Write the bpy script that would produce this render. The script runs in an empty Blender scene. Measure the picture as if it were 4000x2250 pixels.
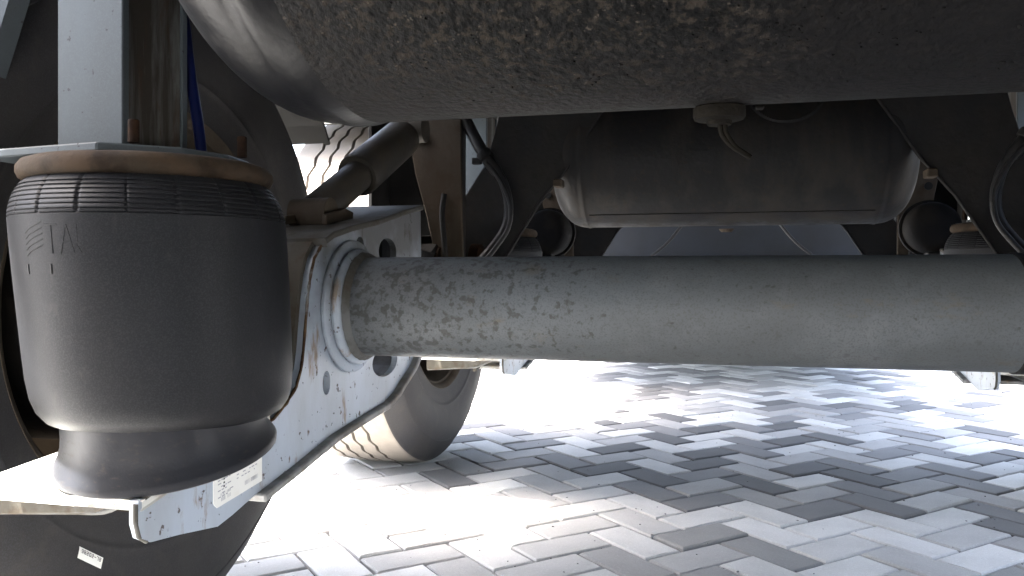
import bpy, bmesh, math, random
from mathutils import Vector, Matrix, noise
random.seed(7)
R = math.radians
S = bpy.context.scene
C = S.collection

# ------------------------------------------------------------------ camera
EYE = 0.578
YAW = 14.2
cd = bpy.data.cameras.new('camera'); cam = bpy.data.objects.new('camera', cd); C.objects.link(cam)
cam.location = (0, 0, EYE); cam.rotation_euler = (R(90), 0, R(YAW))
cd.lens = 3190 / 4000 * 36; cd.sensor_width = 36; cd.shift_y = -59 / 4000
cd.clip_start = 0.02; cd.clip_end = 2000
S.camera = cam

# ------------------------------------------------------------------ world, sun, exposure
SUN_DIR = Vector((0.36, 0.20, -1.0)).normalized()       # the way the light travels
elev = math.asin(-SUN_DIR.z)
azim = math.atan2(-SUN_DIR.x, -SUN_DIR.y)                # compass angle of the sun, from +Y towards +X
W = bpy.data.worlds.new('World'); S.world = W; W.use_nodes = True
wn = W.node_tree.nodes; wl = W.node_tree.links
bg = wn['Background']; sky = wn.new('ShaderNodeTexSky'); sky.sky_type = 'NISHITA'
sky.sun_disc = False; sky.sun_elevation = elev; sky.sun_rotation = azim
sky.air_density = 1.0; sky.dust_density = 5.0; sky.ozone_density = 0.3
hz = wn.new('ShaderNodeHueSaturation'); hz.inputs['Saturation'].default_value = .85; wl.new(sky.outputs[0], hz.inputs['Color']); wl.new(hz.outputs[0], bg.inputs[0]); bg.inputs[1].default_value = 0.13
sd = bpy.data.lights.new('sun', 'SUN'); sd.energy = 5.0; sd.angle = R(3.0); sd.color = (1.0, 0.985, 0.96)
sun = bpy.data.objects.new('sun', sd); C.objects.link(sun)
sun.rotation_euler = SUN_DIR.to_track_quat('-Z', 'Y').to_euler()
S.view_settings.view_transform = 'Standard'; S.view_settings.look = 'None'
S.view_settings.exposure = 4.3; S.view_settings.gamma = 1.0; S.view_settings.use_curve_mapping = False
S.render.engine = 'CYCLES'
S.cycles.max_bounces = 10; S.cycles.diffuse_bounces = 7; S.cycles.glossy_bounces = 4

# ------------------------------------------------------------------ materials
# (overall albedo factor, specular level) by material
TONE = {'tank_dirty': (.32, .08), 'tank_head': (.24, .09), 'far_tank': (.65, .12), 'bellows_rubber': (.95, .14), 'piston_black': (1.3, .2), 'weld': (.45, .2), 'rust_edge': (.55, .2), 'tyre_rubber': (.85, .25),
        'black_steel': (.85, .2), 'brace_steel': (.7, .2), 'hanger_brown': (.8, .2), 'shock_olive': (.8, .3), 'rust': (.30, .15), 'dark_rust': (.17, .1), 'post_paint': (.20, .22),
        'streaked_web': (.33, .15), 'arm_dirty': (.7, .25), 'brass_dirty': (.11, .08), 'mudguard_olive': (.33, .15), 'beam_grey': (.28, .2), 'axle_paint': (1.05, .25),
        'grey_paint': (.8, .35), 'black_hose': (.6, .3), 'deck_wood': (.6, .2), 'blue_hose': (.13, .25)}
def mat(name, base, rough=0.6, metal=0.0, layers=(), bump=(), spec=0.5, rvar=0.0, coat=0.0):
    """layers: (colour, scale, threshold, softness, detail, stretch, opacity[, roughness]); bump: (scale, strength, distance, detail)"""
    k0, spec = TONE.get(name, (1.0, spec))
    base = tuple(x * k0 for x in base); layers = [(tuple(x * k0 for x in L[0]),) + tuple(L[1:]) for L in layers]
    m = bpy.data.materials.new(name); m.use_nodes = True
    n = m.node_tree.nodes; l = m.node_tree.links; b = n['Principled BSDF']
    b.inputs['Roughness'].default_value = rough; b.inputs['Metallic'].default_value = metal
    b.inputs['Specular IOR Level'].default_value = spec
    if coat: b.inputs['Coat Weight'].default_value = coat
    tc = n.new('ShaderNodeTexCoord')
    rgb = n.new('ShaderNodeRGB'); rgb.outputs[0].default_value = (*base, 1)
    col = rgb.outputs[0]; ro = None
    for k, L in enumerate(layers):
        c2, sc, thr, soft, det, st, op = L[:7]
        mp = n.new('ShaderNodeMapping'); mp.inputs['Scale'].default_value = st
        mp.inputs['Location'].default_value = (k * 3.7, k * 1.3, k * 5.1)
        l.new(tc.outputs['Object'], mp.inputs[0])
        nz = n.new('ShaderNodeTexNoise'); nz.inputs['Scale'].default_value = sc; nz.inputs['Detail'].default_value = det
        nz.inputs['Roughness'].default_value = 0.62
        l.new(mp.outputs[0], nz.inputs['Vector'])
        mr = n.new('ShaderNodeMapRange'); mr.inputs[1].default_value = thr - soft; mr.inputs[2].default_value = thr + soft
        mr.inputs[4].default_value = op; l.new(nz.outputs['Fac'], mr.inputs[0])
        mx = n.new('ShaderNodeMixRGB'); l.new(mr.outputs[0], mx.inputs[0]); l.new(col, mx.inputs[1])
        mx.inputs[2].default_value = (*c2, 1); col = mx.outputs[0]
        if len(L) > 7:
            mm = n.new('ShaderNodeMix'); l.new(mr.outputs[0], mm.inputs[0])
            if ro is None: mm.inputs[2].default_value = rough
            else: l.new(ro, mm.inputs[2])
            mm.inputs[3].default_value = L[7]; ro = mm.outputs[0]
    l.new(col, b.inputs['Base Color'])
    if rvar:
        nz = n.new('ShaderNodeTexNoise'); nz.inputs['Scale'].default_value = 25; nz.inputs['Detail'].default_value = 5
        l.new(tc.outputs['Object'], nz.inputs['Vector'])
        mr = n.new('ShaderNodeMapRange'); mr.inputs[3].default_value = max(0, rough - rvar); mr.inputs[4].default_value = min(1, rough + rvar)
        l.new(nz.outputs['Fac'], mr.inputs[0])
        if ro is None: ro = mr.outputs[0]
    if ro is not None: l.new(ro, b.inputs['Roughness'])
    nrm = None
    for sc, stg, dist, det in bump:
        nz = n.new('ShaderNodeTexNoise'); nz.inputs['Scale'].default_value = sc; nz.inputs['Detail'].default_value = det
        l.new(tc.outputs['Object'], nz.inputs['Vector'])
        bp = n.new('ShaderNodeBump'); bp.inputs['Strength'].default_value = stg; bp.inputs['Distance'].default_value = dist
        l.new(nz.outputs['Fac'], bp.inputs['Height'])
        if nrm: l.new(nrm, bp.inputs['Normal'])
        nrm = bp.outputs[0]
    if nrm: l.new(nrm, b.inputs['Normal'])
    return m

ONE = (1, 1, 1)
RUST = (0.12, 0.045, 0.015)
M = {}
M['grey_paint'] = mat('grey_paint', (0.46, 0.53, 0.62), 0.42, layers=[
    ((0.30, 0.31, 0.31), 9, 0.56, 0.14, 5, (1, 1, .35), .55), ((0.27, 0.17, 0.08), 30, 0.635, 0.04, 6, (1, 1, .3), .75, .8),
    ((0.07, 0.045, 0.03), 85, 0.672, 0.02, 3, ONE, .85, .85), ((0.12, 0.06, 0.025), 48, 0.685, 0.02, 5, (1, 1, .6), .85, .85)], bump=[(180, .12, .001, 3), (14, .08, .004, 3)], rvar=.12)
M['post_paint'] = mat('post_paint', (0.20, 0.25, 0.285), 0.5, layers=[
    ((0.14, 0.16, 0.165), 7, 0.52, 0.12, 5, (1, 1, .3), .6), ((0.05, 0.045, 0.04), 95, 0.69, 0.02, 3, ONE, .8, .8), ((0.22, 0.26, 0.28), 600, 0.55, 0.08, 2, ONE, .5)],
    bump=[(220, .1, .001, 3)], rvar=.1)
M['streaked_web'] = mat('streaked_web', (0.19, 0.195, 0.18), 0.75, layers=[
    ((0.055, 0.042, 0.030), 26, 0.47, 0.08, 6, (1, 1.6, .13), .92), ((0.25, 0.26, 0.25), 34, 0.60, 0.06, 5, (1, 1, .25), .5),
    ((0.10, 0.055, 0.03), 48, 0.60, 0.06, 6, (1, 1, .3), .7)],
    bump=[(90, .4, .002, 4)])
M['arm_dirty'] = mat('arm_dirty', (0.09, 0.082, 0.066), 0.75, layers=[
    ((0.17, 0.175, 0.18), 14, 0.60, 0.1, 5, ONE, .6), ((0.07, 0.05, 0.03), 40, 0.56, 0.07, 5, ONE, .7)], bump=[(120, .4, .002, 4)])
M['flange_grey'] = mat('flange_grey', (0.22, 0.22, 0.215), 0.6, layers=[
    ((0.09, 0.075, 0.055), 22, 0.54, 0.1, 6, ONE, .8), ((0.30, 0.20, 0.10), 45, 0.66, 0.05, 5, ONE, .7)], bump=[(140, .4, .002, 4)])
M['near_black_steel'] = mat('near_black_steel', (0.0045, 0.0045, 0.005), 0.8, layers=[((0.012, 0.010, 0.008), 16, 0.54, 0.1, 5, ONE, .7)], bump=[(120, .4, .002, 4)], spec=.08)  # near black, so the brake chamber fronts stand out less
M['rust_edge'] = mat('rust_edge', (0.16, 0.10, 0.05), 0.85, layers=[((0.07, 0.035, 0.018), 45, 0.5, 0.1, 5, ONE, .9), ((0.34, 0.34, 0.33), 20, 0.56, 0.05, 5, ONE, .8)], bump=[(260, .7, .001, 4)])
M['rust'] = mat('rust', (0.105, 0.077, 0.052), 0.85, layers=[
    ((0.15, 0.095, 0.055), 35, 0.52, 0.10, 6, ONE, .8), ((0.04, 0.022, 0.012), 24, 0.58, 0.08, 6, ONE, .75)],
    bump=[(160, .6, .0015, 5), (30, .3, .003, 3)])
M['dark_rust'] = mat('dark_rust', (0.07, 0.04, 0.025), 0.9, layers=[((0.15, 0.07, 0.035), 60, 0.55, 0.1, 5, ONE, .8)], bump=[(200, .6, .001, 4)])
M['seat_paint'] = mat('seat_paint', (0.60, 0.59, 0.54), 0.5, layers=[
    ((0.42, 0.36, 0.26), 11, 0.56, 0.1, 5, ONE, .6), ((0.25, 0.12, 0.05), 38, 0.66, 0.05, 6, ONE, .85, .85)], bump=[(150, .2, .001, 4)], rvar=.1)
M['bellows_rubber'] = mat('bellows_rubber', (0.011, 0.0115, 0.013), 0.5, layers=[
    ((0.018, 0.018, 0.019), 8, 0.55, 0.15, 5, ONE, .5, .62), ((0.026, 0.026, 0.028), 700, 0.54, 0.08, 2, ONE, .6), ((0.030, 0.029, 0.028), 60, 0.66, 0.05, 6, (1, 1, .5), .5)], bump=[(420, .12, .0006, 3), (9, .05, .004, 2)], spec=.6)
M['piston_black'] = mat('piston_black', (0.013, 0.0135, 0.016), 0.45, layers=[
    ((0.035, 0.031, 0.027), 120, 0.63, 0.06, 6, (1, 1, 2), .6, .85)], bump=[(350, .18, .0006, 4)], spec=.6)
M['tyre_rubber'] = mat('tyre_rubber', (0.024, 0.0235, 0.026), 0.72, layers=[
    ((0.045, 0.041, 0.037), 5, 0.52, 0.15, 6, ONE, .7), ((0.06, 0.053, 0.045), 30, 0.62, 0.08, 5, ONE, .4), ((0.05, 0.05, 0.056), 600, 0.55, 0.08, 2, ONE, .5)], bump=[(260, .25, .001, 4)])
M['tread_rubber'] = mat('tread_rubber', (0.125, 0.11, 0.095), 0.8, layers=[
    ((0.18, 0.16, 0.135), 14, 0.52, 0.12, 6, ONE, .6)], bump=[(240, .3, .001, 4)])
M['axle_paint'] = mat('axle_paint', (0.088, 0.098, 0.104), 0.55, layers=[
    ((0.068, 0.072, 0.073), 4, 0.5, 0.12, 6, (.6, 1, 1), .8), ((0.12, 0.127, 0.132), 11, 0.58, 0.1, 5, ONE, .5), ((0.05, 0.05, 0.048), 420, 0.57, 0.07, 3, ONE, .55), ((0.09, 0.075, 0.05), 24, 0.66, 0.05, 6, (.5, 1, 1), .6),
    ((0.055, 0.055, 0.055), 70, 0.665, 0.03, 4, ONE, .6)],
    bump=[(260, .25, .001, 4)], rvar=.1)
def pitted(m, x0, x1):
    """dark pits in the paint between two places along the axle, dying out towards x1"""
    n = m.node_tree.nodes; l = m.node_tree.links; b = n['Principled BSDF']
    old = b.inputs['Base Color'].links[0].from_socket
    tc = n.new('ShaderNodeTexCoord'); sx = n.new('ShaderNodeSeparateXYZ'); l.new(tc.outputs['Object'], sx.inputs[0])
    nz = n.new('ShaderNodeTexNoise'); nz.inputs['Scale'].default_value = 105; nz.inputs['Detail'].default_value = 4; l.new(tc.outputs['Object'], nz.inputs['Vector'])
    nb = n.new('ShaderNodeTexNoise'); nb.inputs['Scale'].default_value = 9; nb.inputs['Detail'].default_value = 2; l.new(tc.outputs['Object'], nb.inputs['Vector'])
    mr = n.new('ShaderNodeMapRange'); mr.inputs[1].default_value = x0; mr.inputs[2].default_value = x1; mr.inputs[3].default_value = .0; mr.inputs[4].default_value = .20
    l.new(sx.outputs[0], mr.inputs[0])
    a1 = n.new('ShaderNodeMath'); a1.operation = 'SUBTRACT'; l.new(nz.outputs['Fac'], a1.inputs[0]); l.new(mr.outputs[0], a1.inputs[1])
    a2 = n.new('ShaderNodeMath'); a2.operation = 'MULTIPLY_ADD'; l.new(nb.outputs['Fac'], a2.inputs[0]); a2.inputs[1].default_value = .25; l.new(a1.outputs[0], a2.inputs[2])
    m2 = n.new('ShaderNodeMapRange'); m2.inputs[1].default_value = .635; m2.inputs[2].default_value = .72; m2.inputs[4].default_value = .6; l.new(a2.outputs[0], m2.inputs[0])
    mx = n.new('ShaderNodeMixRGB'); l.new(m2.outputs[0], mx.inputs[0]); l.new(old, mx.inputs[1]); mx.inputs[2].default_value = (.028, .025, .022, 1)
    l.new(mx.outputs[0], b.inputs['Base Color'])
pitted(M['axle_paint'], -.40, .10)
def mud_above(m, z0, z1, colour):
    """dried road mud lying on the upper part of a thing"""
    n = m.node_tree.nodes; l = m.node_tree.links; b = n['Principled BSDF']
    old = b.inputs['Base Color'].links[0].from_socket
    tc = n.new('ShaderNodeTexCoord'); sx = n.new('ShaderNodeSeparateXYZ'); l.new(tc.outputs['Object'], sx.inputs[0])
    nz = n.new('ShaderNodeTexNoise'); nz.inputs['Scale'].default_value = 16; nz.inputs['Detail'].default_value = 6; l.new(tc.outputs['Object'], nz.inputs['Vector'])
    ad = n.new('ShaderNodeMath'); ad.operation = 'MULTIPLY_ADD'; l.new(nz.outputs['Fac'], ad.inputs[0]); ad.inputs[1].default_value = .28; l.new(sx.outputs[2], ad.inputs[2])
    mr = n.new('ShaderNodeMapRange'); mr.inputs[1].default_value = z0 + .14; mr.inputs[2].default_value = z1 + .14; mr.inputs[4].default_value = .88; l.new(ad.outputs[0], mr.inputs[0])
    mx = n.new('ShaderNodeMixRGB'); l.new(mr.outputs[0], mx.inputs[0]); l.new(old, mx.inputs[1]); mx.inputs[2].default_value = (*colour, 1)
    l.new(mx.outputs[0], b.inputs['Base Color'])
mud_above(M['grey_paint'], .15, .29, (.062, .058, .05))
M['tank_dirty'] = mat('tank_dirty', (0.012, 0.0115, 0.012), 0.6, layers=[
    ((0.075, 0.062, 0.050), 150, 0.55, 0.04, 6, (1, 1, 1), .9, .95), ((0.003, 0.003, 0.0035), 60, 0.585, 0.04, 6, ONE, .85, .6),
    ((0.19, 0.16, 0.13), 240, 0.655, 0.03, 4, ONE, .8, .95), ((0.015, 0.0145, 0.015), 4.5, 0.545, 0.07, 5, (.8, 1, 1), .85, .6)],
    bump=[(190, 1.0, .0022, 6), (60, .25, .003, 5)])
M['tank_head'] = mat('tank_head', (0.012, 0.0125, 0.016), 0.34, layers=[
    ((0.025, 0.022, 0.018), 14, 0.60, 0.12, 6, ONE, .6, .8)], bump=[(200, .25, .001, 4)], spec=.6)
M['far_tank'] = mat('far_tank', (0.021, 0.021, 0.022), 0.5, layers=[
    ((0.046, 0.042, 0.037), 16, 0.54, 0.08, 6, (1, 1, .18), .8, .8), ((0.04, 0.03, 0.02), 80, 0.62, 0.05, 5, ONE, .5)], bump=[(90, .35, .002, 5)])
M['black_steel'] = mat('black_steel', (0.010, 0.010, 0.010), 0.7, layers=[
    ((0.022, 0.018, 0.014), 12, 0.55, 0.14, 6, ONE, .6)], bump=[(120, .4, .002, 4)])
M['brace_steel'] = mat('brace_steel', (0.021, 0.021, 0.022), 0.75, layers=[
    ((0.036, 0.032, 0.027), 11, 0.54, 0.12, 6, ONE, .7), ((0.02, 0.018, 0.016), 50, 0.6, 0.08, 5, ONE, .6)], bump=[(120, .5, .002, 5)])
M['hanger_brown'] = mat('hanger_brown', (0.055, 0.042, 0.029), 0.8, layers=[
    ((0.085, 0.068, 0.048), 18, 0.56, 0.12, 6, (1, 1, .4), .6), ((0.05, 0.032, 0.02), 26, 0.58, 0.1, 5, ONE, .7)], bump=[(130, .5, .002, 5)])
M['shock_olive'] = mat('shock_olive', (0.033, 0.029, 0.023), 0.6, layers=[
    ((0.065, 0.052, 0.035), 13, 0.55, 0.12, 5, ONE, .7, .8)], bump=[(160, .3, .0015, 4)])
M['mudguard_olive'] = mat('mudguard_olive', (0.028, 0.026, 0.021), 0.65, layers=[
    ((0.05, 0.045, 0.034), 6, 0.52, 0.14, 6, ONE, .7)], bump=[(60, .3, .002, 4)])
M['blue_hose'] = mat('blue_hose', (0.012, 0.03, 0.22), 0.35, layers=[((0.04, 0.045, 0.07), 18, 0.58, 0.1, 5, ONE, .7)])
M['black_hose'] = mat('black_hose', (0.016, 0.016, 0.017), 0.5, layers=[((0.05, 0.045, 0.04), 30, 0.6, 0.1, 5, ONE, .6)], bump=[(200, .3, .001, 3)])
M['brass_dirty'] = mat('brass_dirty', (0.045, 0.036, 0.022), 0.75, layers=[
    ((0.016, 0.013, 0.01), 60, 0.52, 0.1, 6, ONE, .8), ((0.10, 0.08, 0.05), 90, 0.64, 0.05, 5, ONE, .8)], bump=[(260, .7, .0012, 5)])
M['beam_grey'] = mat('beam_grey', (0.06, 0.072, 0.095), 0.6, layers=[((0.04, 0.042, 0.045), 5, 0.52, 0.16, 6, ONE, .7)], bump=[(60, .2, .002, 3)])
M['label_white'] = mat('label_white', (0.80, 0.80, 0.76), 0.4, layers=[((0.62, 0.58, 0.46), 20, 0.62, 0.1, 5, ONE, .5)])
M['ink'] = mat('ink', (0.02, 0.02, 0.022), 0.6)
M['pale_ink'] = mat('pale_ink', (0.36, 0.37, 0.40), 0.6)
M['deck_wood'] = mat('deck_wood', (0.02, 0.018, 0.016), 0.8, layers=[((0.035, 0.028, 0.02), 6, 0.5, 0.2, 6, (.2, 2, 1), .7)])
M['weld'] = mat('weld', (0.14, 0.13, 0.11), 0.8, layers=[((0.10, 0.06, 0.035), 30, 0.58, 0.08, 5, ONE, .7), ((0.30, 0.31, 0.31), 16, 0.50, 0.1, 5, ONE, .7)], bump=[(300, .8, .001, 5)])
M['sand'] = mat('sand', (0.05, 0.048, 0.045), 0.95, layers=[((0.06, 0.056, 0.05), 40, 0.5, 0.15, 6, ONE, .8)], bump=[(400, .6, .001, 4)])
tones = {'white': (0.66, 0.645, 0.62), 'light': (0.46, 0.45, 0.435), 'mid': (0.31, 0.302, 0.292), 'dark': (0.165, 0.161, 0.160), 'charcoal': (0.092, 0.090, 0.091)}
for k, c in tones.items():
    for v in range(2):
        f = 1 + (v - .5) * .14
        cc = tuple(x * f for x in c)
        M[f'paver_{k}_{v}'] = mat(f'paver_{k}_{v}', cc, 0.85, layers=[
            (tuple(x * .78 for x in cc), 9, 0.55, 0.12, 6, ONE, .6), (tuple(min(.8, x * 1.18) for x in cc), 150, 0.60, 0.08, 4, ONE, .6),
            (tuple(x * .5 for x in cc), 26, 0.675, 0.04, 5, ONE, .6), (tuple(x * .72 for x in cc), 420, 0.56, 0.06, 3, ONE, .5)], bump=[(500, .35, .0008, 3), (60, .2, .001, 4)])

# ------------------------------------------------------------------ mesh helpers
def link(name, me, m, parent=None, smooth=False):
    o = bpy.data.objects.new(name, me); C.objects.link(o)
    if m is not None: me.materials.append(m)
    if smooth:
        for p in me.polygons: p.use_smooth = True
    if parent is not None:
        o.parent = parent
        inv = parent.matrix_world_inv if hasattr(parent, 'matrix_world_inv') else None
    return o

ORIG = {}
def origin_of(p):
    v = Vector((0, 0, 0))
    while p is not None:
        v = v + p.location; p = p.parent
    return v

def fin(name, bm, m, parent=None, bevel=0.0, smooth=None, seg=1, loc=None):
    """close a bmesh given in world coordinates into an object, local to its parent (or to loc)"""
    if bevel:
        bmesh.ops.remove_doubles(bm, verts=bm.verts, dist=1e-6)
        es = [e for e in bm.edges if len(e.link_faces) == 2 and e.calc_face_angle(0) > R(32)]
        bmesh.ops.bevel(bm, geom=es, offset=bevel, segments=seg, profile=.6, affect='EDGES', clamp_overlap=True)
    bmesh.ops.recalc_face_normals(bm, faces=bm.faces)
    off = origin_of(parent) if parent is not None else (Vector(loc) if loc else Vector((0, 0, 0)))
    bmesh.ops.translate(bm, verts=bm.verts, vec=-off)
    me = bpy.data.meshes.new(name); 
    if smooth is not None:
        for f in bm.faces: f.smooth = True
        for e in bm.edges:
            if len(e.link_faces) == 2 and e.calc_face_angle(0) > R(smooth): e.smooth = False
    bm.to_mesh(me); bm.free()
    o = link(name, me, m, parent)
    if parent is None and loc: o.location = loc
    return o

def box(bm, x0, x1, y0, y1, z0, z1):
    v = [bm.verts.new(p) for p in [(x0, y0, z0), (x1, y0, z0), (x1, y1, z0), (x0, y1, z0), (x0, y0, z1), (x1, y0, z1), (x1, y1, z1), (x0, y1, z1)]]
    for f in [(3, 2, 1, 0), (4, 5, 6, 7), (0, 1, 5, 4), (1, 2, 6, 5), (2, 3, 7, 6), (3, 0, 4, 7)]: bm.faces.new([v[i] for i in f])
    return v

def prism(bm, pts, a0, a1, axis, holes=()):
    """closed outline (with holes) in the plane across axis, thickened from a0 to a1"""
    def mk(p, a):
        return {'x': (a, p[0], p[1]), 'y': (p[0], a, p[1]), 'z': (p[0], p[1], a)}[axis]
    if not holes:
        va = [bm.verts.new(mk(p, a0)) for p in pts]; vb = [bm.verts.new(mk(p, a1)) for p in pts]
        bm.faces.new(va); bm.faces.new(vb[::-1])
        n = len(pts)
        for i in range(n): bm.faces.new([va[i], vb[i], vb[(i + 1) % n], va[(i + 1) % n]])
        return
    es = []
    for lp in [pts] + list(holes):
        vs = [bm.verts.new(mk(p, a0)) for p in lp]
        es += [bm.edges.new((vs[i], vs[(i + 1) % len(vs)])) for i in range(len(vs))]
    r = bmesh.ops.triangle_fill(bm, use_beauty=True, edges=es)
    fs = [g for g in r['geom'] if isinstance(g, bmesh.types.BMFace)]
    ex = bmesh.ops.extrude_face_region(bm, geom=fs, use_keep_orig=True)
    vs = [g for g in ex['geom'] if isinstance(g, bmesh.types.BMVert)]
    d = {'x': Vector((a1 - a0, 0, 0)), 'y': Vector((0, a1 - a0, 0)), 'z': Vector((0, 0, a1 - a0))}[axis]
    bmesh.ops.translate(bm, verts=vs, vec=d)

def ribbon(bm, path, x0, x1, t, out=1):
    """strip of thickness t following an open yz path, between x0 and x1"""
    n = len(path); up = []
    for i, p in enumerate(path):
        a = Vector(path[max(i - 1, 0)]); b = Vector(path[min(i + 1, n - 1)]); d = (b - a).normalized()
        nrm = Vector((d.y, -d.x)) * out * t
        up.append((p[0] + nrm.x, p[1] + nrm.y))
    prism_q(bm, path, up, x0, x1)

def prism_q(bm, A, B, x0, x1):
    n = len(A)
    a0 = [bm.verts.new((x0, *p)) for p in A]; a1 = [bm.verts.new((x1, *p)) for p in A]
    b0 = [bm.verts.new((x0, *p)) for p in B]; b1 = [bm.verts.new((x1, *p)) for p in B]
    for i in range(n - 1):
        bm.faces.new([a0[i], a0[i + 1], a1[i + 1], a1[i]]); bm.faces.new([b0[i], b1[i], b1[i + 1], b0[i + 1]])
        bm.faces.new([a0[i], b0[i], b0[i + 1], a0[i + 1]]); bm.faces.new([a1[i], a1[i + 1], b1[i + 1], b1[i]])
    for i in (0, n - 1): bm.faces.new([a0[i], a1[i], b1[i], b0[i]])

def lathe(bm, prof, seg=64, mtx=Matrix(), closed=False, fn=None, cap=True):
    """prof: (radius, height) turned about local Z, then mtx"""
    rows = []
    for k in range(seg):
        a = 2 * math.pi * k / seg
        row = []
        for i, (r, h) in enumerate(prof):
            if fn: r, h, aa = fn(i, r, h, a)
            else: aa = a
            row.append(bm.verts.new(mtx @ Vector((r * math.cos(aa), r * math.sin(aa), h))))
        rows.append(row)
    n = len(prof)
    for k in range(seg):
        A = rows[k]; B = rows[(k + 1) % seg]
        for i in range(n if closed else n - 1):
            j = (i + 1) % n
            bm.faces.new([A[i], B[i], B[j], A[j]])
    if cap and not closed:
        bm.faces.new([rows[k][0] for k in range(seg)][::-1]); bm.faces.new([rows[k][-1] for k in range(seg)])

def tube(bm, pts, r, seg=12, closed_ends=True):
    pts = [Vector(p) for p in pts]; rings = []; nv = None
    for i, p in enumerate(pts):
        d = (pts[min(i + 1, len(pts) - 1)] - pts[max(i - 1, 0)]).normalized()
        if nv is None:
            nv = d.orthogonal().normalized()
        else:
            nv = (nv - d * nv.dot(d)).normalized()
        bn = d.cross(nv); rr = r[i] if isinstance(r, (list, tuple)) else r
        rings.append([bm.verts.new(p + (nv * math.cos(2 * math.pi * k / seg) + bn * math.sin(2 * math.pi * k / seg)) * rr) for k in range(seg)])
    for a, b in zip(rings, rings[1:]):
        for k in range(seg): bm.faces.new([a[k], a[(k + 1) % seg], b[(k + 1) % seg], b[k]])
    if closed_ends: bm.faces.new(rings[0][::-1]); bm.faces.new(rings[-1])

def spline(P, n=8):
    P = [Vector(p) for p in P]; out = []
    for i in range(len(P) - 1):
        p0 = P[max(i - 1, 0)]; p1 = P[i]; p2 = P[i + 1]; p3 = P[min(i + 2, len(P) - 1)]
        for k in range(n):
            t = k / n
            out.append(.5 * ((2 * p1) + (p2 - p0) * t + (2 * p0 - 5 * p1 + 4 * p2 - p3) * t * t + (3 * p1 - p0 - 3 * p2 + p3) * t ** 3))
    out.append(P[-1]); return out

def thing(name, label, cat, loc, group=None):
    o = bpy.data.objects.new(name, None); C.objects.link(o); o.location = loc; o.empty_display_size = .05
    o['label'] = label; o['category'] = cat
    if group: o['group'] = group
    return o

def kids(o): return [c for c in bpy.data.objects if c.parent == o]
def dup(root, loc, mirror=False, label=None, group=None, skip=()):
    r = root.copy(); C.objects.link(r); r.location = loc
    if mirror: r.scale = (-1, 1, 1)
    if label: r['label'] = label
    if group: r['group'] = group
    for ch in kids(root):
        if ch.name.split('.')[0] in skip: continue
        c = ch.copy(); C.objects.link(c); c.parent = r
        for g in kids(ch):
            d = g.copy(); C.objects.link(d); d.parent = c
    return r

AX = Matrix.Rotation(R(90), 4, 'Y')      # local Z -> +X
CX = 0.03                                # the trailer's middle line
Y1, PITCH = 1.086, 1.31                  # first axle, distance to the next
ZA = 0.53                                # axle height

# ================================================================== SETTING: block paving
ground = bpy.data.meshes.new('paving_bed')
bm = bmesh.new()
v = [bm.verts.new(p) for p in [(-400, -400, -.016), (400, -400, -.016), (400, 400, -.016), (-400, 400, -.016)]]
bm.faces.new(v)
bm.to_mesh(ground); bm.free()
paving = link('paving', ground, None); paving['kind'] = 'structure'
# beyond the built blocks: the same paving seen as colour only
m = bpy.data.materials.new('paving_far'); m.use_nodes = True
n = m.node_tree.nodes; l = m.node_tree.links; b = n['Principled BSDF']; b.inputs['Roughness'].default_value = .9
tc = n.new('ShaderNodeTexCoord'); mp = n.new('ShaderNodeMapping'); mp.inputs['Rotation'].default_value = (0, 0, R(45))
br = n.new('ShaderNodeTexBrick'); br.inputs['Scale'].default_value = 1; br.inputs['Brick Width'].default_value = .2; br.inputs['Row Height'].default_value = .1
br.inputs['Mortar Size'].default_value = .003; br.inputs['Color1'].default_value = (.24, .235, .23, 1); br.inputs['Color2'].default_value = (.5, .49, .48, 1)
br.inputs['Mortar'].default_value = (.1, .095, .09, 1)
l.new(tc.outputs['Object'], mp.inputs[0]); l.new(mp.outputs[0], br.inputs[0]); l.new(br.outputs[0], b.inputs['Base Color'])
paving.data.materials.append(m)
# sand between the built blocks
bm = bmesh.new(); v = [bm.verts.new(p) for p in [(-6.8, -3.8, -.0105), (7.8, -3.8, -.0105), (7.8, 15.8, -.0105), (-6.8, 15.8, -.0105)]]; bm.faces.new(v)
fin('joint_sand', bm, M['sand'], paving)

WB = 0.09973; OX, OY = -0.07349, 1.74014; A45 = R(45)
ca, sa = math.cos(A45), math.sin(A45)
known = {(0, 0): 2, (1, -2): 2, (-1, -1): 1, (-1, 0): 0, (-2, -1): 2, (0, 1): 1, (1, 2): 0, (1, 1): 0, (2, 2): 3, (3, 0): 0, (2, -1): 0, (4, 1): 2, (4, 0): 3, (0, -3): 0, (8, 1): 4, (9, 1): 3, (8, 0): 2, (7, 0): 3, (6, -1): 3, (7, -1): 1, (6, -2): 0, (3, -1): 0, (5, -2): 0, (3, -4): 1, (2, -2): 0, (4, -4): 0, (10, -1): 3, (9, -2): 2, (8, -3): 3, (1, -3): 0, (12, 1): 1, (10, 2): 1, (10, 3): 2, (0, 8): 3, (1, 9): 2, (0, 9): 3, (-1, 8): 3, (-1, 7): 1, (1, 6): 2, (0, 5): 2, (2, 7): 3, (1, 5): 1, (-1, 4): 1, (0, 4): 1, (2, 6): 4, (-3, 1): 1, (-5, 0): 1, (-2, 2): 1, (-4, 1): 0, (4, 8): 4, (7, 8): 4, (6, 7): 1, (5, 6): 2, (4, 5): 1, (3, 4): 4, (5, 5): 4, (6, 6): 4, (4, 4): 3, (5, 2): 4, (6, 3): 2, (7, 4): 2, (8, 5): 3, (7, 3): 4, (10, 6): 4, (12, 8): 4, (9, 9): 4, (8, 9): 3, (5, 9): 2, (6, 10): 1, (3, 7): 2, (9, 5): 1}  # block tones by cell; foreground ones lightened to carry the brighter light there
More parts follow.
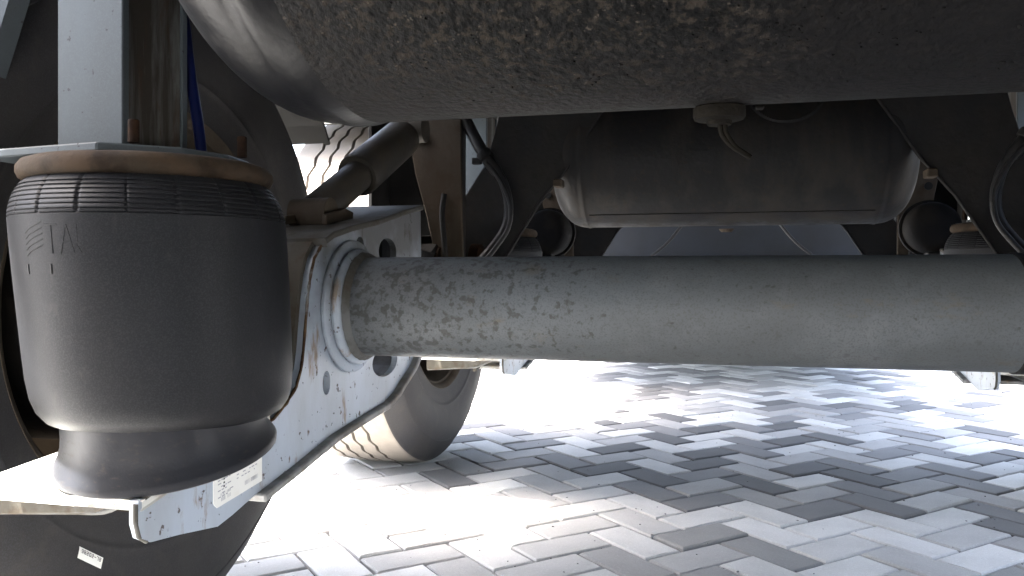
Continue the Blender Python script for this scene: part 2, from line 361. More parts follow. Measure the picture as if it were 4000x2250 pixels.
TN = ['white', 'light', 'mid', 'dark', 'charcoal']

def block_geo(L, Wd, jit=0.0, rng=random):
    """one block: chamfered top, slightly worn corners; its top at z=0"""
    ch = .0035; hx, hy = L / 2, Wd / 2
    def loop(ix, z):
        return [(sx * (hx - ix), sy * (hy - ix), z) for sx, sy in ((-1, -1), (1, -1), (1, 1), (-1, 1))]
    V = loop(0, -.05) + loop(0, -ch) + loop(ch, 0)
    F = []
    for a in (0, 4):
        for i in range(4):
            j = (i + 1) % 4; F.append((a + i, a + j, a + 4 + j, a + 4 + i))
    F.append((8, 9, 10, 11)); return V, F

def block_mesh(L, Wd, chips):
    """near block with worn, slightly ragged edges"""
    rng = random.Random(chips); ch = .0038; hx, hy = L / 2, Wd / 2; nx, ny = 8, 4
    def rect(inx, z, jit):
        P = []
        for i in range(nx): P.append((-hx + 2 * hx * i / nx, -hy))
        for i in range(ny): P.append((hx, -hy + 2 * hy * i / ny))
        for i in range(nx): P.append((hx - 2 * hx * i / nx, hy))
        for i in range(ny): P.append((-hx, hy - 2 * hy * i / ny))
        out = []
        for x, y in P:
            k = inx + (rng.random() * jit)
            if rng.random() < .06: k += jit * 1.6
            out.append((x * (hx - k) / hx, y * (hy - k) / hy, z))
        return out
    V = rect(0, -.05, 0) + rect(0, -ch, .0006) + rect(ch * .55, -.0012, .0009) + rect(ch, 0, .0014)
    n = 2 * (nx + ny); F = []
    for a in range(3):
        for i in range(n):
            j = (i + 1) % n; F.append((a * n + i, a * n + j, a * n + n + j, a * n + n + i))
    F.append(tuple(range(3 * n, 4 * n)))
    return V, F

near_meshes = {}
def near_mesh(tone, var):
    key = (tone, var)
    if key not in near_meshes:
        V, F = block_mesh(2 * WB - .0058, WB - .0058, hash(key) % 1000 if False else TN.index(tone) * 10 + var)
        me = bpy.data.meshes.new('paver'); me.from_pydata(V, [], F); me.materials.append(M[f'paver_{tone}_{var % 2}'])
        me.update(); near_meshes[key] = me
    return near_meshes[key]

blocks = []
for i in range(-110, 170):
    for j in range(-110, 170):
        t = (i - j) % 4
        if t == 0: cu, cv, ang = i + 1, j + .5, 0
        elif t == 3: cu, cv, ang = i + .5, j + 1, 90
        else: continue
        x = OX + WB * (ca * cu - sa * cv); y = OY + WB * (sa * cu + ca * cv)
        if not (-6.5 < x < 7.5 and -3.5 < y < 15.5): continue
        q = known.get((i, j))
        if q is None:
            r = (random.random() * .42 if y < 2.0 and x < -.1 else random.random() * .72 if y < 2.0 else random.random() * .74 + .26 if y > 2.7 else random.random()); q = 0 if r < .22 else 1 if r < .50 else 2 if r < .74 else 3 if r < .92 else 4  # lighter near and left, darker far off: light gradient painted into block tones
        # how large it shows
        yaw = R(YAW); d = -x * math.sin(yaw) + y * math.cos(yaw); c = x * math.cos(yaw) + y * math.sin(yaw)
        sc = -1
        if d > .5:
            px = 2000 + 3190 * c / d; py = 1066 + 3190 * EYE / d
            if 500 < px < 4150 and 1395 < py < 2330 and not (px < 1400 and py < 2000) and not (px < 1750 and py < 1700): sc = 1 / d
        blocks.append((sc, x, y, ang, TN[q], random.randrange(4)))
blocks.sort(key=lambda b: -b[0])
yaws = R(45)
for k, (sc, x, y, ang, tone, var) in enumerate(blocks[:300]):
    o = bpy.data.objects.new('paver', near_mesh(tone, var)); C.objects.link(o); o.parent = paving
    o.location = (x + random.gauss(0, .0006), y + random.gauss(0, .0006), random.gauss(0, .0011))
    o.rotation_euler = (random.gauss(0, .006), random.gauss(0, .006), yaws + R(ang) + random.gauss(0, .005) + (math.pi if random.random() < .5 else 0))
V, F, MI = [], [], []
mats = [M[f'paver_{t}_{v}'] for t in TN for v in range(2)]
bv, bf = block_geo(2 * WB - .0058, WB - .0058)
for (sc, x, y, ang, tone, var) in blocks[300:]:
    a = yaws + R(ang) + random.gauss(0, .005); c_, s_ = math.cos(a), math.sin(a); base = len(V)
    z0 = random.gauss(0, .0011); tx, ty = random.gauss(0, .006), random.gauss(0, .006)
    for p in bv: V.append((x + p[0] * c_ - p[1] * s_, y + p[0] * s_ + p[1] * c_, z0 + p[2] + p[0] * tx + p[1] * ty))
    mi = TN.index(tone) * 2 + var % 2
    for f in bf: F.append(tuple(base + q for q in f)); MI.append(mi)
me = bpy.data.meshes.new('paver_field'); me.from_pydata(V, [], F)
for mm in mats: me.materials.append(mm)
me.polygons.foreach_set('material_index', MI); me.update()
pf = bpy.data.objects.new('paver_field', me); C.objects.link(pf); pf.parent = paving; pf['kind'] = 'stuff'

# grit and small stones lying on the blocks and in the joints
bm = bmesh.new(); rg = random.Random(11)
for k in range(520):
    y = 1.35 + rg.random() ** 1.6 * 3.2; x = rg.uniform(-1.0, 1.6); q = rg.uniform(.0008, .0024)
    mt = Matrix.Translation((x, y, q * .5)) @ Matrix.Rotation(rg.uniform(0, 6), 4, 'Z') @ Matrix.Diagonal((q * rg.uniform(1, 1.9), q, q * .7, 1))
    bmesh.ops.create_icosphere(bm, subdivisions=1, radius=1, matrix=mt)
gr = fin('grit', bm, M['paver_dark_1'], paving); gr['kind'] = 'stuff'

# ================================================================== TRAILER DECK AND RAILS
deck = thing('trailer_deck', 'dark underside of the trailer deck above the tanks and wheels', 'trailer deck', (CX, 0, 1.22))
bm = bmesh.new(); box(bm, CX - .865, CX + .865, -3.2, 11.0, 1.235, 1.30); fin('floor_panel', bm, M['deck_wood'], deck)
for s in (-1, 1):
    bm = bmesh.new(); xr = CX + s * .64
    box(bm, xr - .07, xr + .07, -3.2, 11, .985, .997); box(bm, xr - .006, xr + .006, -3.2, 11, .997, 1.22); box(bm, xr - .07, xr + .07, -3.2, 11, 1.22, 1.232)
    fin('chassis_rail', bm, M['black_steel'], deck)
    bm = bmesh.new(); xr = CX + s * .878
    box(bm, xr - .012, xr + .012, -3.2, 11, 1.17, 1.36); fin('side_rail', bm, M['black_steel'], deck, bevel=.003)
for k in range(12):
    bm = bmesh.new(); y = -2.9 + k * 1.2
    box(bm, CX - .863, CX + .863, y - .03, y + .03, 1.15, 1.233); fin('cross_member', bm, M['black_steel'], deck)

# ================================================================== AIR SPRING
spx, spy = -.5665, .752
spring = thing('air_spring', 'large black rubber air spring on white seat plate at left, embossed with a wave mark', 'air spring', (spx, spy, .365),
               'air springs of the trailer suspension')
TB = Matrix.Translation((-.5600, .744, .3885)) @ Matrix.Rotation(R(10.8), 4, 'X')     # the foot stands on the sloping seat
bm = bmesh.new()
lathe(bm, [(.088, .0), (.106, .0), (.1092, .002), (.1098, .006), (.1075, .010), (.1025, .018), (.0985, .028), (.0965, .040), (.0955, .055), (.0952, .075)], 96, TB)
fin('piston', bm, M['piston_black'], spring, smooth=40)
# bellows, leaning very slightly to the left at the top
prof0 = [(.090, .436), (.097, .428), (.106, .4265), (.115, .431), (.1225, .441), (.127, .455), (.1295, .475), (.1305, .50), (.1312, .53), (.1318, .56), (.1322, .585), (.1325, .602)]
prof = list(prof0)
top = [(.1325, .633), (.1322, .636), (.1313, .6405), (.1302, .6450), (.1288, .6495), (.1270, .6540), (.1247, .6582), (.1222, .6622), (.1185, .6665)]
prof.append((.1325, .6315)); prof.append((.1312, .6325)); prof.append((.1324, .6335))
for i in range(1, len(top)):
    r, h = top[i]
    if i < len(top) - 1: prof += [(r + .0001, h - .0010), (r - .0013, h), (r - .0002, h + .0010)]
    else: prof.append((r, h))
prof.append((.112, .672))
vang = [R(a) for a in (-152, -134, -116, -99.5, -81, -62, -43, -24, -5, 14, 34, 54, 74, 94, 114, 134, 154, 172)]
SEG = 540
def groove(i, r, h, a):
    if h > .633 and h < .668:
        for g in vang:
            dd = abs((a - g + math.pi) % (2 * math.pi) - math.pi) * .131
            if dd < .0012: r -= .0016
    r += .0006 * noise.noise(Vector((math.cos(a) * 2, math.sin(a) * 2, h * 12)))
    return r, h, a
bm = bmesh.new(); lathe(bm, prof, SEG, Matrix.Translation((0, 0, 0)), fn=groove, cap=False)
for v_ in bm.verts:
    t = (v_.co.z - .43) / .24
    v_.co.x += -.5655 - .0105 * t; v_.co.y += .752 - .015 * t
bellows = fin('bellows', bm, M['bellows_rubber'], spring, smooth=50)
def on_bellows(ang, h, lift=.0):
    r = .1323 + lift
    for (r0, h0), (r1, h1) in zip(prof0, prof0[1:]):
        if h0 <= h <= h1: r = r0 + (r1 - r0) * (h - h0) / (h1 - h0) + lift
    t = (h - .43) / .24
    return Vector((-.5655 - .0105 * t + r * math.cos(ang), .752 - .015 * t + r * math.sin(ang), h))
def relief(bm, pts, w, lift):
    """raised stroke following (angle in degrees, height) points on the bellows"""
    P = []
    for (a0, h0), (a1, h1) in zip(pts, pts[1:]):
        for k in range(6): P.append((a0 + (a1 - a0) * k / 6, h0 + (h1 - h0) * k / 6))
    P.append(pts[-1]); rows = []
    for i, (a, h) in enumerate(P):
        b0 = P[max(i - 1, 0)]; b1 = P[min(i + 1, len(P) - 1)]
        d = Vector(((b1[0] - b0[0]) * math.pi / 180 * .132, b1[1] - b0[1])).normalized(); nn = Vector((-d.y, d.x)) * w / 2
        da = math.degrees(nn.x / .132)
        rows.append([bm.verts.new(on_bellows(R(a + da * s), h + nn.y * s, L)) for s, L in ((-1, -.0008), (-.6, lift), (.6, lift), (1, -.0008))])
    for A, B in zip(rows, rows[1:]):
        for k in range(3): bm.faces.new([A[k], B[k], B[k + 1], A[k + 1]])
# the moulded mark: waves, then capital letters
bm = bmesh.new()
for k in range(5):
    h = .6215 - k * .0052
    relief(bm, [(-108, h - .007), (-105.5, h - .0035), (-103, h - .0012), (-100, h + .001), (-97.5, h + .003)], .0014, .0004)
fin('wave_mark', bm, M['bellows_rubber'], bellows)
def stroke_letter(ch, a0, h0, wd, ht, bm):
    G = {'T': [[(0, 1), (1, 1)], [(.5, 1), (.5, 0)]], 'A': [[(0, 0), (.5, 1)], [(.5, 1), (1, 0)], [(.22, .4), (.78, .4)]],
         'U': [[(0, 1), (0, .25), (.25, 0), (.75, 0), (1, .25), (1, 1)]]}[ch]
    for s in G: relief(bm, [(a0 + wd * p[0], h0 + ht * p[1]) for p in s], .0020, .0004)
bm = bmesh.new()
for ch, a0 in (('T', -96), ('A', -89), ('U', -81.5)): stroke_letter(ch, a0, .5955, 6, .026, bm)
fin('letters', bm, M['bellows_rubber'], bellows)
for a in (-108, -94.5):
    bm = bmesh.new(); relief(bm, [(a, .586), (a, .577)], .0024, .0007); fin('mould_mark', bm, M['black_hose'], bellows)
# bead plate and its rolled rim
TP = Matrix.Translation((-.5765, .737, .669))
bm = bmesh.new(); lathe(bm, [(.105, .0), (.116, .0), (.1205, .0025), (.1228, .0075), (.1225, .0135), (.119, .0185), (.112, .0212)], 96, TP)
fin('bead_plate', bm, M['rust'], spring, smooth=40)
for (dx, dy) in ((.045, -.082), (.088, .03), (-.03, .09)):
    bm = bmesh.new(); x, y = -.5765 + dx, .737 + dy
    lathe(bm, [(.0052, 0), (.0052, .0205), (.0042, .0215)], 16, Matrix.Translation((x, y, .7003)))
    fin('mounting_stud', bm, M['dark_rust'], spring, smooth=40)

# ================================================================== FRAME POST over the spring
post = thing('frame_post', 'blue grey steel post with rust streaked web standing on the big air spring at left', 'steel post', (-.6115, .741, .70), 'posts above the air springs')
bm = bmesh.new(); box(bm, -.6505, -.5727, .690, .7, .7005, 1.0)
fin('front_flange', bm, M['post_paint'], post, bevel=.0012)
bm = bmesh.new(); box(bm, -.6505, -.5727, .7826, .7926, .7005, 1.0); fin('rear_flange', bm, M['post_paint'], post, bevel=.0012)
bm = bmesh.new(); box(bm, -.582, -.5755, .7002, .7824, .7005, 1.0); fin('web', bm, M['streaked_web'], post)
bm = bmesh.new()
prism(bm, [(-.712, .672), (-.693, .655), (-.56, .640), (-.505, .69), (-.49, .745), (-.50, .80), (-.70, .80), (-.712, .79)], .6915, .7, 'z')
fin('mount_plate', bm, M['post_paint'], post, bevel=.0015)

# ================================================================== TRAILING ARM
arm = thing('trailing_arm', 'pale grey trailing arm with white data label and rust spots under the big air spring', 'suspension arm', (-.57, Y1, .35), 'trailing arms of the suspension')
outer = [(.641, .369), (.641, .347), (.646, .333), (.658, .326), (.70, .320), (.763, .309), (.79, .3135), (.837, .324), (.925, .338), (1.022, .356), (1.112, .365), (1.207, .373), (1.245, .384),
         (1.271, .397), (1.318, .418), (1.36, .45), (1.374, .52), (1.374, .619), (1.37, .69), (1.291, .676), (1.179, .653), (1.083, .638), (1.025, .626), (.995, .614), (.976, .597), (.966, .575),
         (.958, .545), (.952, .510), (.947, .478), (.941, .456), (.929, .435), (.905, .418), (.875, .404), (.79, .3885), (.707, .377)]
def ell(cy, cz, a, b, n=20): return [(cy + a * math.cos(2 * math.pi * k / n), cz + b * math.sin(2 * math.pi * k / n)) for k in range(n)]
h1 = ell(1.011, .429, .011, .0165); h2 = ell(1.212, .437, .050, .024, 24); h3 = ell(1.222, .612, .036, .022, 24); h4 = ell(1.118, .621, .013, .011, 12)
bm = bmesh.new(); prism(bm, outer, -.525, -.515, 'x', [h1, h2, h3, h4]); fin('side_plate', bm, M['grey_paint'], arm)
bm = bmesh.new(); prism(bm, outer[6:34], -.640, -.630, 'x'); fin('side_plate', bm, M['arm_dirty'], arm)
bm = bmesh.new(); ribbon(bm, outer[7:16], -.640, -.503, .010, out=1); fin('lower_flange', bm, M['flange_grey'], arm, bevel=.002)
bm = bmesh.new(); ribbon(bm, [(p[0], p[1]) for p in outer[18:24]], -.650, -.508, .009, out=1); fin('upper_flange', bm, M['arm_dirty'], arm, bevel=.002)
bm = bmesh.new(); ribbon(bm, outer[23:33], -.6298, -.5252, .008, out=1); fin('rear_wall', bm, M['arm_dirty'], arm)
bm = bmesh.new(); wp = []
for (p, q) in zip(outer[22:33], outer[23:34]):
    for k in range(4): wp.append((p[0] + (q[0] - p[0]) * k / 4, p[1] + (q[1] - p[1]) * k / 4))
tube(bm, [(-.5145 + .0006 * noise.noise(Vector((i * .7, 1, 1))), y - .0006, z) for i, (y, z) in enumerate(wp)], [.0020 + .0009 * noise.noise(Vector((i * .9, 4, 2))) for i in range(len(wp))], 8)
fin('weld_bead', bm, M['rust_edge'], arm, smooth=60)
# collar round the axle
def ring(bm, prof, x): lathe(bm, prof, 96, Matrix.Translation((x, Y1, ZA)) @ AX, closed=True)
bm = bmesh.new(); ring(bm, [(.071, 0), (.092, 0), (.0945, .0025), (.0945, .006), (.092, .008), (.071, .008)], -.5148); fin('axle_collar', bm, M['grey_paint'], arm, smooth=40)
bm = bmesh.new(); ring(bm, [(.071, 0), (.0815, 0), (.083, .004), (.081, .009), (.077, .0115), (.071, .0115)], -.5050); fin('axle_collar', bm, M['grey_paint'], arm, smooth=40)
bm = bmesh.new(); lathe(bm, [(.0700, 0), (.0775, 0), (.0755, .005), (.0700, .009)], 120, Matrix.Translation((-.4924, Y1, ZA)) @ AX, closed=True,
                        fn=lambda i, r, h, a: (r + (.0012 * noise.noise(Vector((a * 9, r * 300, 1))) if i in (1, 2) else 0), h, a))
fin('weld_bead', bm, M['weld'], arm, smooth=60)
# spring seat plate (slopes up towards the axle) and the channel beneath it
def seat_z(y): return .369 + .19 * (y - .645)
bm = bmesh.new(); P = [(-.5145, .6445), (-.735, .6445), (-.735, .668), (-.706, .676), (-.688, .729), (-.672, .80), (-.66, .868), (-.5145, .868)]
a_ = [bm.verts.new((x, y, seat_z(y))) for x, y in P]; b_ = [bm.verts.new((x, y, seat_z(y) - .0095)) for x, y in P]
bm.faces.new(a_); bm.faces.new(b_[::-1])
for i in range(len(P)): bm.faces.new([a_[i], a_[(i + 1) % len(P)], b_[(i + 1) % len(P)], b_[i]])
fin('seat_plate', bm, M['seat_paint'], arm, bevel=.0016)
bm = bmesh.new(); prism(bm, [(-.735, .3585), (-.560, .3585), (-.585, .347), (-.606, .3375), (-.65, .334), (-.735, .327)], .690, .703, 'y'); fin('seat_channel', bm, M['arm_dirty'], arm, bevel=.001)
bm = bmesh.new(); tube(bm, spline([(-.735, .700, .328), (-.65, .700, .334), (-.603, .700, .3375), (-.575, .700, .350), (-.545, .700, .359), (-.527, .700, .361)], 4), .004, 8); fin('seat_channel', bm, M['weld'], arm, smooth=50)
# weld along plate and seat
bm = bmesh.new()
tube(bm, [(-.5142 + .0014 * noise.noise(Vector((k * .9, 3, 1))), .648 + k * .0061, seat_z(.648 + k * .0061) + .001 + .0022 * noise.noise(Vector((k * .7, 0, 5)))) for k in range(30)],
     [.0030 + .0018 * noise.noise(Vector((k * 1.3, 9, 2))) for k in range(30)], 8)
fin('weld_bead', bm, M['weld'], arm, smooth=60)
bm = bmesh.new(); tube(bm, [(-.5175, .6405, .366), (-.5175, .6405, .349), (-.5175, .6445, .335), (-.5175, .655, .3275)], .0024, 8); fin('weld_bead', bm, M['weld'], arm, smooth=60)
# front neck and pivot eye
bm = bmesh.new(); prism(bm, [(1.30, .50), (1.56, .53), (1.60, .52), (1.60, .64), (1.56, .62), (1.30, .64)], -.625, -.560, 'x'); fin('front_neck', bm, M['black_steel'], arm, bevel=.004)
bm = bmesh.new(); lathe(bm, [(.06, 0), (.06, .075)], 40, Matrix.Translation((-.63, 1.615, .575)) @ AX); fin('pivot_eye', bm, M['dark_rust'], arm, smooth=40)
# shock absorber foot bracket on top
bm = bmesh.new(); prism(bm, [(1.075, .6475), (1.165, .662), (1.165, .672), (1.14, .676), (1.075, .662)], -.555, -.548, 'x'); fin('shock_bracket', bm, M['hanger_brown'], arm, bevel=.001)
bm = bmesh.new(); prism(bm, [(1.06, .6475), (1.12, .6565), (1.12, .668), (1.06, .660)], -.615, -.605, 'x'); fin('shock_bracket', bm, M['hanger_brown'], arm, bevel=.001)
# data label with its printing
lab = []
def lab_pt(u, v_, x): # u along the arm 0..1, v_ up 0..1
    y = .7545 + .094 * u; z0 = .3285 + .008 * u + (.003 if u < .06 else 0); return (x, y, z0 + (.040 - .001 * u) * v_)
bm = bmesh.new()
outl = [(.07, 0), (1, 0), (1, 1), (0, 1), (0, .1), (.02, .03)]
a_ = [bm.verts.new(lab_pt(u, v_, -.5143)) for u, v_ in outl]; b_ = [bm.verts.new(lab_pt(u, v_, -.5150)) for u, v_ in outl]
bm.faces.new(a_[::-1]); bm.faces.new(b_)
for i in range(6): bm.faces.new([a_[i], a_[(i + 1) % 6], b_[(i + 1) % 6], b_[i]])
label = fin('data_label', bm, M['label_white'], arm)
bm = bmesh.new(); bmk = bmesh.new(); rg = random.Random(3)
def dash(b_, u0, u1, v0, v1):
    b_.faces.new([b_.verts.new(lab_pt(u, v_, -.5140)) for u, v_ in ((u0, v0), (u1, v0), (u1, v1), (u0, v1))])
for row in range(8):
    vv = .86 - row * .09; u = .08
    while u < .34:
        w = rg.uniform(.02, .07)
        if rg.random() < .75: dash(bm, u, u + w, vv, vv + .032)
        u += w + .018
for row in range(4):
    vv = .78 - row * .10; u = .45
    while u < .9:
        w = rg.uniform(.02, .06)
        if rg.random() < .6: dash(bm, u, u + w, vv, vv + .03)
        u += w + .02
for (ua, va, wd, hh, n_) in ((.62, .18, .28, .12, 22), (.13, .12, .20, .10, 16), (.13, .27, .20, .07, 16)):
    for k in range(n_):
        if rg.random() < .7: dash(bm, ua + wd * k / n_, ua + wd * (k + rg.uniform(.3, .75)) / n_, va, va + hh)
for vv in (.46, .56, .66, .72): dash(bmk, .185, .215, vv, vv + .05)
fin('printing', bm, M['pale_ink'], label); fin('printing', bmk, M['ink'], label)

# ================================================================== AXLE
axle = thing('axle_beam', 'thick grey axle tube with pitted paint crossing the whole picture', 'axle', (CX, Y1, ZA), 'axle beams')
bm = bmesh.new()
nx = 160; seg = 72; rows = []
for i in range(nx + 1):
    x = -.84 + (1.74) * i / nx
    rows.append([bm.verts.new((x, Y1 + .0702 * math.cos(2 * math.pi * k / seg), ZA + .0702 * math.sin(2 * math.pi * k / seg))) for k in range(seg)])
for a, b_ in zip(rows, rows[1:]):
    for k in range(seg): bm.faces.new([a[k], b_[k], b_[(k + 1) % seg], a[(k + 1) % seg]])
bm.faces.new(rows[0]); bm.faces.new(rows[-1][::-1])
tubeo = fin('tube', bm, M['axle_paint'], axle, smooth=40)
bm = bmesh.new(); lathe(bm, [(.0702, 0), (.0722, .001), (.0722, .011), (.0702, .012)], 96, Matrix.Translation((.336, Y1, ZA)) @ AX, closed=True); fin('weld_band', bm, M['black_steel'], axle, smooth=40)

# ================================================================== WHEEL (local x = 0 in the middle of the tyre)
wheel = thing('wheel', 'near left wheel, dark tyre with small white sticker behind the air spring', 'wheel', (-.985, Y1, ZA), 'trailer wheels')
half = [(.300, .155), (.305, .166), (.320, .168), (.345, .176), (.352, .1775), (.354, .1795), (.358, .1797), (.360, .1792), (.37, .182), (.40, .1855), (.43, .1855), (.455, .180), (.460, .1780), (.462, .1790), (.466, .1772), (.475, .171), (.490, .160), (.502, .150), (.512, .143), (.5205, .137), (.5235, .131)]
gro = [-.066, -.022, .022, .066]
tp = []     # (radius, x, groove index or None)
for r, x in half: tp.append((r, x, None))
xs = .131
for g in (.066, .022, -.022, -.066):
    rr = .5285 - .35 * (g + .0) ** 2
    tp.append((rr, g + .0045, g)); tp.append((rr - .013, g + .0028, g)); tp.append((rr - .013, g - .0028, g)); tp.append((rr, g - .0045, g))
    if g > -.06: tp.append((.5287 - .35 * (g - .022) ** 2, g - .022, None))
for r, x in half[::-1]: tp.append((r, -x, None))
NS = 414; WV = 46
bm = bmesh.new(); rows = []
for k in range(NS):
    a = 2 * math.pi * k / NS; tri = abs(((k * WV / NS) % 1) * 2 - 1) * 2 - 1
    row = []
    for (r, x, g) in tp:
        xx = x + (tri * .0042 if g is not None else 0)
        y = r * math.cos(a); z = r * math.sin(a)
        if z < -.5285 + .0: z = -.5285
        # flattened where it stands on the ground, the side wall bulging a little
        if z < -.40: xx *= 1 + .06 * ((-.40 - z) / .13) * (1 if abs(x) > .12 else 0) * (.5 if z < -.51 else 1)
        z = max(z, -.5272)
        row.append(bm.verts.new(Vector((xx, y, z)) + wheel.location))
    rows.append(row)
n_ = len(tp)
for k in range(NS):
    A = rows[k]; B = rows[(k + 1) % NS]
    for i in range(n_ - 1):
        f = bm.faces.new([A[i], B[i], B[i + 1], A[i + 1]]); f.material_index = 1 if len(half) - 2 <= i <= n_ - len(half) else 0
tyre = fin('tyre', bm, M['tyre_rubber'], wheel, smooth=45); tyre.data.materials.append(M['tread_rubber'])
WM = Matrix.Translation(wheel.location) @ AX
bm = bmesh.new(); lathe(bm, [(.300, .157), (.300, .150), (.286, .146), (.274, .12), (.268, .0), (.262, -.09), (.225, -.105), (.15, -.12), (.14, -.16), (.10, -.165)], 72, WM, cap=False)
lathe(bm, [(.306, .155), (.311, .160), (.307, .167), (.298, .162), (.292, .150)], 72, WM, closed=True)
fin('rim', bm, M['hanger_brown'], wheel, smooth=40)
bm = bmesh.new(); lathe(bm, [(.08, .245), (.215, .245), (.222, .238), (.222, .20), (.212, .19), (.212, -.06), (.12, -.08)], 64, WM); fin('brake_drum', bm, M['black_steel'], wheel, smooth=40)
# sticker on the inner side wall
def wall_x(r):
    for (r0, x0), (r1, x1) in zip(half, half[1:]):
        if r0 <= r <= r1: return x0 + (x1 - x0) * (r - r0) / (r1 - r0)
    return .17
def wall_pt(s, t, lift):
    # sticker corners in the yz plane of the wall
    c0 = Vector((.889 - Y1, .2235 - ZA)); ex = Vector((.0405, -.0285)); ey = Vector((-.0065, -.0125))
    q = c0 + ex * s + ey * t; return Vector((wall_x(q.length) + lift, q.x, q.y)) + wheel.location
bm = bmesh.new(); G = [[bm.verts.new(wall_pt(i / 6, j / 3, .0012)) for j in range(4)] for i in range(7)]
for i in range(6):
    for j in range(3): bm.faces.new([G[i][j], G[i + 1][j], G[i + 1][j + 1], G[i][j + 1]])
stk = fin('sticker', bm, M['label_white'], wheel)
SEG7 = {'3': 'abgcd', '8': 'abcdefg', '2': 'abged', '0': 'abcdef', '-': 'g', '7': 'abc', '6': 'acdefg', '5': 'afgcd'}
def seg_text(bm, txt, s0, s1, t0, t1, lift):
    cw = (s1 - s0) / len(txt)
    for i, ch in enumerate(txt):
        a0 = s0 + cw * i + cw * .12; a1 = s0 + cw * (i + .82); tm = (t0 + t1) / 2; w = cw * .18; h = (t1 - t0) * .17
        B = {'a': (a0, a1, t0, t0 + h), 'g': (a0, a1, tm - h / 2, tm + h / 2), 'd': (a0, a1, t1 - h, t1), 'f': (a0, a0 + w, t0, tm), 'e': (a0, a0 + w, tm, t1),
             'b': (a1 - w, a1, t0, tm), 'c': (a1 - w, a1, tm, t1)}
        for k in SEG7[ch]:
            x0, x1, y0, y1 = B[k]; bm.faces.new([bm.verts.new(wall_pt(p, q, lift)) for p, q in ((x0, y0), (x1, y0), (x1, y1), (x0, y1))])
bm = bmesh.new(); seg_text(bm, '38202-78', .08, .93, .12, .46, .0018); fin('printing', bm, M['ink'], stk)

# ================================================================== HANGER, SHOCK ABSORBER, BRACE, HOSE
hanger = thing('hanger_bracket', 'brown dirty hanger bracket tapering down behind the axle, left of the diagonal plate', 'bracket', (-.56, 1.62, .60), 'hanger brackets of the trailing arms')
bm = bmesh.new(); prism(bm, [(-.635, 1.0), (-.6325, .90), (-.610, .78), (-.585, .69), (-.565, .60), (-.560, .50), (-.506, .50), (-.507, .60), (-.510, .75), (-.5125, .90), (-.5125, 1.0)], 1.595, 1.603, 'y')
fin('face_plate', bm, M['hanger_brown'], hanger, bevel=.0015)
bm = bmesh.new(); prism(bm, [(1.604, .50), (1.604, 1.0), (1.632, 1.0), (1.628, .62), (1.62, .50)], -.5175, -.5115, 'x'); fin('side_plate', bm, M['brace_steel'], hanger, bevel=.001)
bm = bmesh.new(); prism(bm, [(1.604, .66), (1.604, 1.0), (1.80, 1.0), (1.72, .66)], -.720, -.712, 'x'); fin('side_plate', bm, M['black_steel'], hanger, bevel=.001)
bm = bmesh.new(); prism(bm, [(-.712, .66), (-.712, 1.0), (-.60, 1.0), (-.575, .66)], 1.70, 1.708, 'y'); fin('back_plate', bm, M['black_steel'], hanger)
bm = bmesh.new(); tube(bm, spline([(-.545, 1.588, .74), (-.549, 1.586, .70), (-.546, 1.586, .66), (-.540, 1.588, .58), (-.540, 1.588, .51)], 4), [.006] * 17, 8); fin('edge_rib', bm, M['brace_steel'], hanger, smooth=50)
bm = bmesh.new(); lathe(bm, [(.040, 0), (.040, .02), (.033, .026)], 32, Matrix.Translation((-.505, 1.66, .60)) @ AX)
lathe(bm, [(.020, .02), (.020, .040), (.018, .042)], 6, Matrix.Translation((-.505, 1.66, .60)) @ AX); fin('pivot_bolt', bm, M['dark_rust'], hanger, smooth=40)
bm = bmesh.new(); lathe(bm, [(.013, 0), (.013, .006)], 20, Matrix.Translation((-.600, 1.5945, .86)) @ Matrix.Rotation(R(90), 4, 'X')); fin('access_hole_cap', bm, M['black_steel'], hanger, smooth=40)

shock = thing('shock_absorber', 'olive brown shock absorber leaning from the near arm beside the far tyre tread', 'shock absorber', (-.60, 1.13, .655), 'shock absorbers')
a = Vector((-.588, 1.115, .668)); b2 = Vector((-.588, 1.53, .868)); d = (b2 - a)
def seg_tube(name, t0, t1, r, m, par, n=40):
    bm = bmesh.new(); p0 = a + d * t0; p1 = a + d * t1; dd = (p1 - p0).normalized()
    e = .004
    tube(bm, [p0, p0 + dd * e, p1 - dd * e, p1], [r - e * .7, r, r, r - e * .7], n); return fin(name, bm, m, par, smooth=50)
seg_tube('lower_tube', .02, .50, .0265, M['shock_olive'], shock); seg_tube('dust_cover', .36, .84, .0365, M['shock_olive'], shock)
bm = bmesh.new(); lathe(bm, [(.024, -.03), (.024, .03)], 24, Matrix.Translation(a - d * .01) @ AX); fin('mounting_eye', bm, M['hanger_brown'], shock, smooth=40)
bm = bmesh.new(); lathe(bm, [(.026, -.03), (.026, .03)], 24, Matrix.Translation(a + d * .96) @ AX); fin('mounting_eye', bm, M['shock_olive'], shock, smooth=40)

